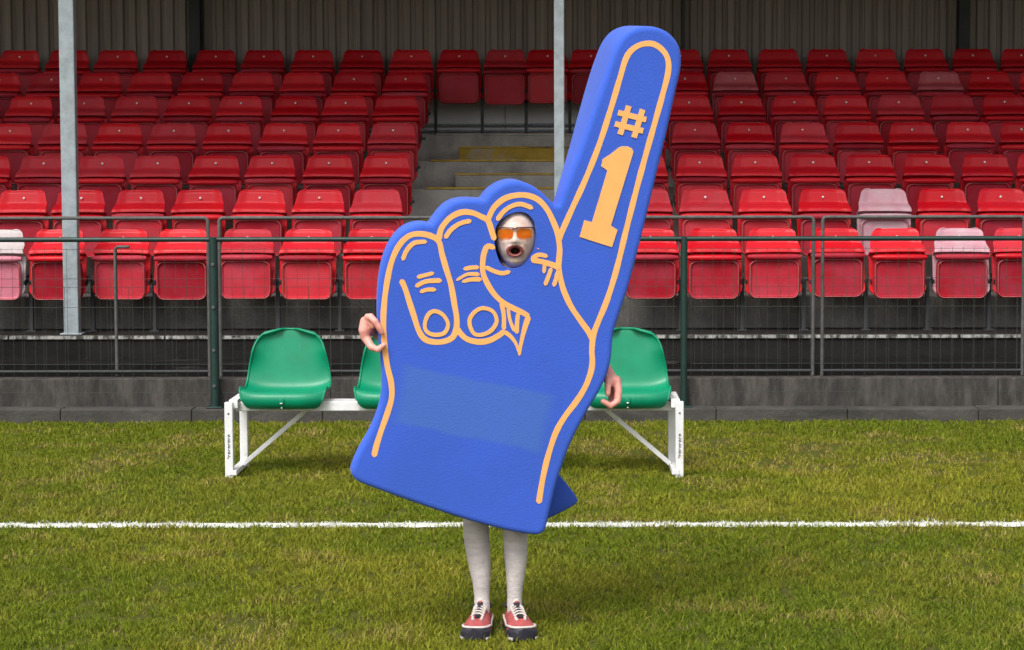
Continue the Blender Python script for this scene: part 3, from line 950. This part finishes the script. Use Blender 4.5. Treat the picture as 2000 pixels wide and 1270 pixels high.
sbar((1228, 207), (1211, 263), 11); sbar((1255, 214), (1238, 269), 11)
sbar((1207, 220), (1262, 234), 11); sbar((1201, 242), (1256, 256), 11)

# ================================================================== person wearing it
person = thing('person', 'person with whitened face and orange glasses wearing the foam hand, white socks and red trainers', 'person', (at(975, 1200, 8.25).x, 8.25, 0))
B = MB()
def limb(pts, rs, n=14):
    """tapered limb with rounded ends"""
    P_ = [Vector(p) for p in pts]
    B.tube(P_, rs, n)
    for p, r in zip(P_, rs): B.ball(p, r * .995, n, 8)
LX, RX = at(940.5, 1165, 8.27).x, at(1005, 1165, 8.27).x
KL, KR = at(930, 1035, 8.27).x, at(1006.5, 1045, 8.27).x
HX = at(1008, 462, 8.1).x
PXc = at(985, 900, 8.25).x
# head, centred behind the hole
hc = QR(1007, 464, .070)
HS = 1.0
def head():
    rings = []; nu, nv = 72, 60
    for i in range(1, nv):
        t = math.pi * i / nv
        rg = []
        for k in range(nu):
            a = 2 * math.pi * k / nu
            dx, dy, dz = math.sin(t) * math.sin(a), -math.sin(t) * math.cos(a), -math.cos(t)
            rx = .078 if dz > 0 else .078 - .020 * dz * dz
            x, y, z = dx * rx, dy * .092, dz * .118
            if dy < 0:
                fz = sm(0.0, .6, -dy)
                G = lambda cx, cz, sx, sz: math.exp(-((x - cx) / sx) ** 2 - ((z - cz) / sz) ** 2)
                d = 0
                d += .012 * G(0, .012, .011, .022) + .020 * G(0, -.010, .013, .012) + .006 * G(.014, -.014, .008, .007) + .006 * G(-.014, -.014, .008, .007)
                d += .007 * G(0, .038, .05, .010)
                d -= .011 * (G(.031, .020, .017, .010) + G(-.031, .020, .017, .010))
                d += .004 * (G(.031, .019, .009, .005) + G(-.031, .019, .009, .005))
                d += .006 * (G(.040, -.012, .018, .018) + G(-.040, -.012, .018, .018))
                mr = math.hypot(x / .027, (z + .047) / .019)
                d += .009 * math.exp(-((mr - 1.0) / .38) ** 2)
                d -= .030 * sm(.78, .35, mr) if mr < .78 else 0
                d += .010 * G(0, -.090, .025, .016) - .004 * G(0, -.074, .03, .006)
                y -= d * fz
            rg.append(hc + Vector((x, y, z)))
        rings.append(rg)
    B.loft(rings)
head()
for s in (-1, 1):
    B.ball(hc + Vector((s * .074, .012, .0)), (.010, .018, .030), 10, 8)
# spine, shoulders, hips inside the glove
Bc = lambda z, y: Vector((PXc, y, z))
neck = hc + Vector((-.004, .025, -.10))
limb([neck + Vector((0, 0, .03)), neck + Vector((-.005, .02, -.06))], [.054, .058])
chest = neck + Vector((-.012, .035, -.20))
pelv = Vector((PXc, 8.27, .93))
limb([neck + Vector((0, .02, -.08)), chest, (chest + pelv) / 2, pelv], [.075, .105, .095, .11], 18)
for s in (-1, 1): limb([chest + Vector((0, 0, .08)), chest + Vector((s * .15, .01, .085))], [.085, .062])
for s in (-1, 1):
    lx, kx = (LX, KL) if s < 0 else (RX, KR)
    limb([pelv + Vector((s * .07, 0, -.03)), Vector((kx, 8.275, .50)), Vector((kx * .7 + lx * .3, 8.283, .32)), Vector((lx, 8.28, .11)), Vector((lx, 8.24, .06))],
         [.085, .034, .028, .018, .018])
# arms reaching out through the sides of the glove
shL, shR = chest + Vector((-.17, .01, .075)), chest + Vector((.17, .01, .075))
wrL, wrR = QR(728, 640, .125), QR(1178, 722, .17)
elL = (shL + wrL) / 2 + Vector((-.06, .02, -.16)); elR = (shR + wrR) / 2 + Vector((.06, .02, -.08))
limb([shL, elL, wrL], [.050, .040, .028]); limb([shR, elR, wrR], [.050, .040, .028])
# hands: palm plus five fingers of unequal length
def hand_l():
    f = lambda x, y, d: QR(x, y, d)
    limb([wrL, f(722, 640, .08), f(716, 640, .04)], [0.0330, 0.0307, 0.0260])
    limb([f(722, 626, .05), f(714, 650, .05)], [0.0236, 0.0224])
    limb([f(719, 625, .035), f(724, 619, .008), f(733, 628, -.012), f(741, 641, -.014), f(746, 650, -.012)], [0.0147, 0.0136, 0.0118, 0.0106, 0.0092])   # index
    limb([f(713, 628, .035), f(711, 645, .032), f(714, 660, .035)], [.019, .021, .018])
    limb([f(716, 627, .045), f(718, 619, .02), f(727, 623, .004), f(736, 635, -.004), f(741, 645, -.004)], [.0135, .013, .0115, .010, .009])   # middle, tucked behind the index
    limb([f(713, 634, .055), f(712, 626, .035), f(720, 627, .020), f(728, 638, .014)], [.013, .0125, .011, .0095])
    limb([f(711, 644, .06), f(708, 638, .045), f(715, 637, .034), f(721, 646, .03)], [.012, .0115, .010, .0085])
    limb([f(714, 655, .05), f(718, 666, .022), f(726, 678, .002), f(738, 683, -.012), f(750, 674, -.014)], [0.0177, 0.0159, 0.0142, 0.0124, 0.0100])      # thumb
def hand_r():
    f = lambda x, y, d: QR(x, y, d)
    limb([wrR, f(1188, 733, .10), f(1195, 744, .07)], [0.0330, 0.0271, 0.0248])
    limb([f(1188, 740, .075), f(1203, 744, .075)], [0.0212, 0.0212])
    limb([f(1188, 743, .06), f(1187, 757, .045), f(1187, 769, .04)], [0.0147, 0.0130, 0.0112])                     # thumb
    limb([f(1204, 743, .065), f(1208, 764, .05), f(1206, 784, .04), f(1193, 793, .035), f(1177, 784, .035)], [0.0159, 0.0147, 0.0136, 0.0124, 0.0106])    # index
    limb([f(1203, 748, .085), f(1206, 770, .075), f(1202, 788, .068), f(1190, 794, .062)], [0.0136, 0.0130, 0.0118, 0.0106])
    limb([f(1200, 750, .10), f(1202, 770, .095), f(1198, 784, .088), f(1188, 788, .082)], [0.0130, 0.0124, 0.0112, 0.0100])
    limb([f(1196, 750, .115), f(1196, 766, .112), f(1192, 778, .104)], [0.0118, 0.0112, 0.0094])
hand_l(); hand_r()
tmp = B.build('body_source', M['skin'])
md = tmp.modifiers.new('remesh', 'REMESH'); md.mode = 'VOXEL'; md.voxel_size = .0036; md.use_smooth_shade = True
sm_ = tmp.modifiers.new('smooth', 'SMOOTH'); sm_.factor = .5; sm_.iterations = 2
dg = bpy.context.evaluated_depsgraph_get()
bme = bpy.data.meshes.new_from_object(tmp.evaluated_get(dg))
bpy.data.objects.remove(tmp)
bme.name = 'body'
bme.materials.clear()
for k in ('skin', 'facepaint', 'lips', 'mouth'): bme.materials.append(M[k])
cen = np.zeros(len(bme.polygons) * 3); bme.polygons.foreach_get('center', cen); cen = cen.reshape(-1, 3) - np.array(hc)
idx = np.zeros(len(cen), int)
isface = (cen[:, 2] > -.125) & (cen[:, 2] < .14) & (np.abs(cen[:, 0]) < .1) & (cen[:, 1] < .03) & (cen[:, 1] > -.14)
idx[isface] = 1
mr = np.hypot(cen[:, 0] / .027, (cen[:, 2] + .047) / .019)
fr = isface & (cen[:, 1] < -.03)
idx[fr & (mr < 1.22)] = 2
idx[fr & (mr < .62)] = 3
bme.polygons.foreach_set('material_index', idx)
bme.polygons.foreach_set('use_smooth', [True] * len(bme.polygons))
body = local(obj('body', bme), person)
# hood round the head
m = MB(); rings = []
for i in range(12):
    q = i / 11
    yy = -.052 + .15 * q
    s = (1.02 + .14 * math.sin(min(1, q * 2.2) * math.pi / 2)) * math.sqrt(max(.02, 1 - max(0, (q - .45) / .56) ** 2))
    rings.append([hc + Vector((.079 * s * math.cos(a), yy, .122 * s * math.sin(a) - .004)) for a in [2 * math.pi * k / 40 for k in range(40)]])
m.loft(rings, cap0=False)
local(m.build('hood', M['hood'], smooth=60), person)
# orange glasses
gl = thing('glasses'); gl.location = hc
del_keys = [k for k in gl.keys()]
gl.parent = person; gl.matrix_parent_inverse = Matrix.Translation(person.location).inverted()
for s in (-1, 1):
    m = MB()
    def lens(u, v, s=s):
        x = s * (.007 + .056 * (u + 1) / 2) if s > 0 else s * (.063 - .056 * (u + 1) / 2)
        z = .018 + .0165 * (2 * v - 1) * (1 - .45 * abs(u) ** 5) - (.003 if v < .5 else 0) * abs(u) ** 3
        return (x, -.101 + .55 * abs(x) ** 1.0 * abs(x) / .075 * .8, z)
    m.shell(lens, 13, 8, .002)
    lo = m.build('lens', M['lens'], gl)
    m = MB(); m.tube([Vector((s * (.005 + .060 * k / 8), -.1025 + .44 * (.005 + .060 * k / 8) ** 2 / .075, .039)) for k in range(9)], .0028, 6)
    m.tube([(s * .064, -.078, .036), (s * .072, -.03, .034), (s * .077, .02, .03)], .0025, 6)
    m.build('frame', M['frame_dark'], gl)
m = MB(); m.tube([(-.008, -.102, .034), (0, -.105, .036), (.008, -.102, .034)], .0028, 6)
m.build('bridge', M['frame_dark'], gl)

# socks
for s, lx, pts in ((-1, LX, [(1005, 929.5, 50), (1040, 930, 51), (1075, 933, 49), (1110, 937, 42), (1140, 940, 34), (1165, 941, 30), (1185, 942, 31)]),
                   (1, RX, [(1005, 1006, 49), (1050, 1006.5, 48), (1080, 1007, 46), (1110, 1007, 40), (1140, 1006, 33), (1165, 1005, 29), (1185, 1005, 30)])):
    rings = []
    PT = catmull([(p[1], p[0], p[2]) for p in pts], 8)
    n = len(PT)
    for i, (x, y, w) in enumerate(PT):
        p = at(x, y, 8.275)
        q = i / (n - 1)
        r = w / 2 / 515 * (1 + .022 * sm(.62, .9, q) * math.sin(i * 2.3 + s))
        cy = .012 * math.sin(math.pi * min(1, q * 1.3)) ** 2
        rings.append([p + Vector((r * math.cos(a) * (1 + .004 * math.sin(i * 1.9)), r * 1.06 * math.sin(a) + cy - .008 * sm(.8, 1, q), 0)) for a in [2 * math.pi * k / 28 for k in range(28)]])
    # foot of the sock sinking into the shoe
    last = rings[-1]; c = sum(last, Vector()) / 28
    rings.append([v + (c - v) * .05 + Vector((0, -.006, -.02)) for v in last])
    rings.append([v + (c - v) * .25 + Vector((0, -.012, -.04)) for v in last])
    m = MB(); m.loft(rings)
    local(m.build('sock', M['sock'], smooth=60), person)

# shoes
def shoe(ankle, toe):
    ankle, toe = Vector(ankle), Vector(toe)
    d = (toe - ankle); d.z = 0; d.normalize()
    side = Vector((-d.y, d.x, 0)); up = Vector((0, 0, 1))
    L = .298
    org = toe - d * L
    org.z = 0
    root = thing('shoe'); root.location = org + d * .1
    root.parent = person; root.matrix_parent_inverse = Matrix.Translation(person.location).inverted()
    def W(t, w, z): return org + d * (t * L) + side * w + up * z
    loc = root.location
    def fin(m, name, mt, smooth=50):
        o = m.build(name, mt, None, smooth); o.parent = root; o.matrix_parent_inverse = Matrix.Translation(loc).inverted(); return o
    def hw(t):   # half width of the last
        P_ = [(0, .012), (.04, .026), (.15, .034), (.35, .034), (.55, .041), (.72, .047), (.80, .0475), (.86, .0455), (.91, .041), (.95, .034), (.975, .026), (.99, .017), (1, .005)]
        for a, b in zip(P_[:-1], P_[1:]):
            if t <= b[0]: q = (t - a[0]) / (b[0] - a[0]); return (a[1] + (b[1] - a[1]) * q) * 1.13
        return P_[-1][1]
    def ht(t):
        P_ = [(0, .075), (.05, .088), (.25, .086), (.38, .098), (.50, .092), (.65, .080), (.80, .064), (.92, .054), (1, .036)]
        for a, b in zip(P_[:-1], P_[1:]):
            if t <= b[0]: q = (t - a[0]) / (b[0] - a[0]); return a[1] + (b[1] - a[1]) * q
        return P_[-1][1]
    # sole
    ts = [0, .015, .04, .09, .15, .25, .35, .45, .55, .65, .72, .78, .84, .89, .93, .96, .985, 1]
    for nm, z0, z1, gap, mt in (('outsole', .002, .012, .004, 'shoe_navy'), ('midsole', .012, .030, .005, 'shoe_navy')):
        m = MB(); rings = []
        for z, e in ((z0, 0), (z0 + .002, gap), (z1 - .002, gap), (z1, 0)):
            rings.append([W(t, hw(t) + e, z + .012 * sm(.85, 1, t)) for t in ts] + [W(t, -hw(t) - e, z + .012 * sm(.85, 1, t)) for t in ts[::-1]])
        m.loft(rings)
        fin(m, nm, M[mt])
    # upper
    m = MB(); rings = []
    for t in [.0, .02, .05, .1, .18, .26, .34, .38, .45, .52, .6, .68, .76, .83, .89, .94, .975, 1]:
        h = ht(t); w = hw(t) + .001; rg = []
        for k in range(17):
            a = math.pi * k / 16
            cx = math.cos(a); sx = math.sin(a)
            pw = .62
            rg.append(W(t, w * math.copysign(abs(cx) ** .8, cx) * (1 - .28 * sx ** 2 * (h / .09)), .026 + (h - .026) * sx ** pw))
        rings.append(rg)
    m.loft(rings, closed=False, cap0=False, cap1=False)
    fin(m, 'upper', M['shoe_red'])
    # collar with dark lining
    m = MB()
    cp = [W(.19 + .16 * math.cos(a), .031 * math.sin(a), .092 + .012 * max(0, -math.cos(a)) + .006 * math.cos(a)) for a in [2 * math.pi * k / 20 for k in range(20)]]
    m.tube(cp, .0075, 8, closed=True)
    fin(m, 'collar', M['shoe_navy'])
    # dark toe guard and white piping above it
    m = MB(); rings = []
    for t in [.60, .64, .68, .72, .76, .80, .84, .87, .90, .925, .945, .96, .975, .985, .993, 1.0, 1.005]:
        w = hw(min(t, 1)) + .0055; q = sm(.60, .84, t); rg = []
        top = .020 + .034 * q
        for k in range(15):
            a = math.pi * k / 14; cx, sx = math.cos(a), math.sin(a)
            rg.append(W(t, w * math.copysign(abs(cx) ** .6, cx), .010 + (top - .010) * abs(sx) ** .4))
        rings.append(rg)
    m.loft(rings, closed=False, cap0=False, cap1=True)
    fin(m, 'toe_guard', M['shoe_navy'])
    m = MB()
    pp = []
    for t in [.10, .2, .3, .42, .54, .64, .74, .82, .88]:
        pp.append(W(t, hw(t) * (.98 - .10 * sm(.6, .9, t)) + .002, .040 + .014 * sm(.5, .85, t) + .012 * sm(.4, .1, t)))
    pq = [W(t, -(hw(t) * (.98 - .10 * sm(.6, .9, t)) + .002), .040 + .014 * sm(.5, .85, t) + .012 * sm(.4, .1, t)) for t in [.88, .82, .74, .64, .54, .42, .3, .2, .10]]
    front = [W(.905 + .045 * math.cos(R(a)), .040 * math.sin(R(a)), .055) for a in (66, 50, 35, 18, 0, -18, -35, -50, -66)]
    m.tube(pp + front + pq, .0048, 8)
    fin(m, 'piping', M['shoe_white'])
    # eyestay, tongue, laces
    m = MB()
    for s in (-1, 1):
        m.tube([W(t, s * (.021 - .012 * (t - .4)), ht(t) + .001 - .003) for t in (.38, .46, .54, .62, .70)] + [W(.735, s * .013, ht(.735) - .002)], .0055, 8)
    fin(m, 'eyestay', M['shoe_white'])
    m = MB()
    m.tube([W(.335, 0, .122), W(.36, 0, .113), W(.42, 0, .101), W(.55, 0, .090), W(.70, 0, .072)], [.010, .013, .013, .012, .010], 10)
    fin(m, 'tongue', M['shoe_navy'])
    m = MB(); m.tube([W(.332, 0, .126), W(.35, 0, .119), W(.375, 0, .112)], [.009, .014, .012], 10)
    fin(m, 'tongue_top', M['shoe_white'])
    m = MB(); m.ball(W(.352, 0, .119) + d * .014, (.008, .004, .006), 10, 6)
    fin(m, 'tongue_tab', M['shoe_red'])
    for i, t in enumerate((.40, .465, .53, .595, .66)):
        m = MB(); z = ht(t) + .012
        m.tube([W(t + .01, .023, z - .010), W(t, .010, z + .0), W(t, -.010, z + .0), W(t + .01, -.023, z - .010)], .0036, 6)
        fin(m, 'lace', M['shoe_white'])
    for s in (-1, 1):
        m = MB(); m.bar(W(.955, s * .044, .012), W(.84, s * .0565, .012), .006, .011, bev=.001)
        fin(m, 'tread_insert', M['shoe_white'])
tl, tr_ = ground(926, 1256), ground(1025, 1256)
shoe((LX, 8.28, 0), (tl.x, tl.y, 0)); shoe((RX, 8.28, 0), (tr_.x, tr_.y, 0))

# ================================================================== grass blades and painted line
def vnoise(x, y, sc, seed):
    r = np.random.default_rng(seed); G = r.random((256, 256))
    fx, fy = x * sc + 57.3, y * sc + 91.7
    ix, iy = np.floor(fx).astype(int), np.floor(fy).astype(int)
    tx, ty = fx - ix, fy - iy
    tx, ty = tx * tx * (3 - 2 * tx), ty * ty * (3 - 2 * ty)
    g_ = lambda a, b: G[a % 256, b % 256]
    return (g_(ix, iy) * (1 - tx) + g_(ix + 1, iy) * tx) * (1 - ty) + (g_(ix, iy + 1) * (1 - tx) + g_(ix + 1, iy + 1) * tx) * ty
N = 700000
u = RNG.random(N)
Yb = 7.2 + (15.185 - 7.2) * u ** 1.12
xl, xr_ = -(1103 + 60) / FPX * Yb - 1.5, (897 + 60) / FPX * Yb + 1.5
Xb = xl + (xr_ - xl) * RNG.random(N)
n1 = vnoise(Xb, Yb, 1.1, 1); n2 = vnoise(Xb, Yb, 3.7, 2); n3 = vnoise(Xb, Yb, 13.0, 3); n4 = vnoise(Xb, Yb, .45, 4)
tuft = .5 * vnoise(Xb, Yb * .55, 17.0, 9) + .3 * n2 + .2 * n1
# worn, thin turf under the bench and by the kerb
mud = np.clip((Yb - 12.2) / 1.2, 0, 1) * np.clip(n2 * 1.6 + n1 - 1.15, 0, 1)
n5 = vnoise(Xb, Yb * .55, 17.0, 9)
keep = RNG.random(N) > (.75 * mud + .8 * np.clip((.42 - n5) / .25, 0, 1))
Xb, Yb, n1, n2, n3, n4, tuft, mud = [a[keep] for a in (Xb, Yb, n1, n2, n3, n4, tuft, mud)]
N = len(Xb)
hgt = (.018 + .020 * RNG.random(N)) * (.35 + 1.3 * tuft) * (1 - .4 * mud)
wid = (.003 + .0036 * RNG.random(N)) * (.8 + .03 * Yb)
ang = RNG.random(N) * 2 * np.pi
lean = np.clip(RNG.normal(.98, .33, N), .1, 1.42)
ld = ang + RNG.normal(0, .8, N) + n2 * 4
dirx, diry = np.cos(ld), np.sin(ld)
sx, sy = -np.sin(ang) * wid / 2, np.cos(ang) * wid / 2
reach = hgt * np.sin(lean); rise = hgt * np.cos(lean) + .003
mx_, my_, mz_ = Xb + dirx * reach * .35, Yb + diry * reach * .35, rise * .62
tx_, ty_, tz_ = Xb + dirx * reach, Yb + diry * reach, rise
V = np.zeros((N, 5, 3))
V[:, 0] = np.stack([Xb - sx, Yb - sy, np.full(N, -.002)], 1); V[:, 1] = np.stack([Xb + sx, Yb + sy, np.full(N, -.002)], 1)
V[:, 2] = np.stack([mx_ + sx * .8, my_ + sy * .8, mz_], 1); V[:, 3] = np.stack([mx_ - sx * .8, my_ - sy * .8, mz_], 1)
V[:, 4] = np.stack([tx_, ty_, tz_], 1)
c_a, c_b, c_c, c_d = np.array((.165, .205, .015)), np.array((.285, .275, .030)), np.array((.32, .26, .075)), np.array((.085, .145, .014))
k1 = np.clip(1.3 * n1 + 1.0 * n2 - .7 + RNG.normal(0, .22, N), 0, 1)[:, None]
colr = c_a * (1 - k1) + c_b * k1
dk = np.clip(1.3 * n4 + .5 * n3 - .75 + RNG.normal(0, .15, N), 0, 1)[:, None]
colr = colr * (1 - .75 * dk) + c_d * .75 * dk
wear = np.clip((.6 * n2 + .4 * vnoise(Xb, Yb, 6.5, 21) - .62) / .12, 0, 1)
st = (RNG.random(N) < (.03 + .42 * wear + .5 * mud))[:, None]
colr = np.where(st, c_c * (.7 + .5 * RNG.random((N, 1))), colr)
colr *= (.72 + .56 * RNG.random((N, 1)))
lineY = 10.745 - .0015 * Xb
edge = np.abs(Yb - lineY)
onl = edge < (.064 + .022 * (n3 - .5) + RNG.normal(0, .009, N))
worn = RNG.random(N) < .04 + .2 * np.clip(n2 - .62, 0, 1)
onl &= ~worn
wcol = np.array((.80, .80, .77))
def blades(name, sel, cols):
    v = V[sel]; n = len(v)
    me = bpy.data.meshes.new(name)
    me.vertices.add(n * 5); me.vertices.foreach_set('co', v.reshape(-1))
    b_ = np.arange(n)[:, None] * 5
    q = np.concatenate([b_ + np.array([0, 1, 2, 3]), b_ + np.array([3, 2, 4])], 1).reshape(-1)
    me.loops.add(n * 7); me.loops.foreach_set('vertex_index', q.astype(np.int32))
    me.polygons.add(n * 2)
    starts = (np.arange(n)[:, None] * 7 + np.array([0, 4])).reshape(-1)
    me.polygons.foreach_set('loop_start', starts.astype(np.int32))
    ca = me.attributes.new('blade', 'FLOAT_COLOR', 'POINT')
    rgba = np.ones((n, 5, 4)); rgba[:, :, :3] = cols[sel][:, None, :]
    ca.data.foreach_set('color', rgba.reshape(-1))
    me.update(); me.validate()
    me.materials.append(M['grass'])
    return obj(name, me)
tag(blades('grass', ~onl, colr), 'short olive green mown grass of the pitch', 'grass', kind='stuff')
wc = np.repeat(wcol[None], N, 0) * (.85 + .17 * RNG.random((N, 1)))
V[onl, 2:, 2] *= .6
tag(blades('touchline', onl, wc), kind='structure')
# paint that reached the soil between the painted blades
m = MB(); nseg = 160; L_ = []; R_2 = []
for i in range(nseg + 1):
    x = -4.75 + 8.9 * i / nseg
    yc = 10.745 - .0015 * x
    L_.append((x, yc - .066 + random.uniform(-.012, .012), .004)); R_2.append((x, yc + .066 + random.uniform(-.012, .012), .004))
m.add(L_ + R_2, [(i, i + 1, nseg + 2 + i, nseg + 1 + i) for i in range(nseg)])
tag(m.build('line_paint', mat('line_paint', (.78, .78, .75), .9, .25, 30, var_col=(.5, .52, .38)), smooth=0), kind='structure')
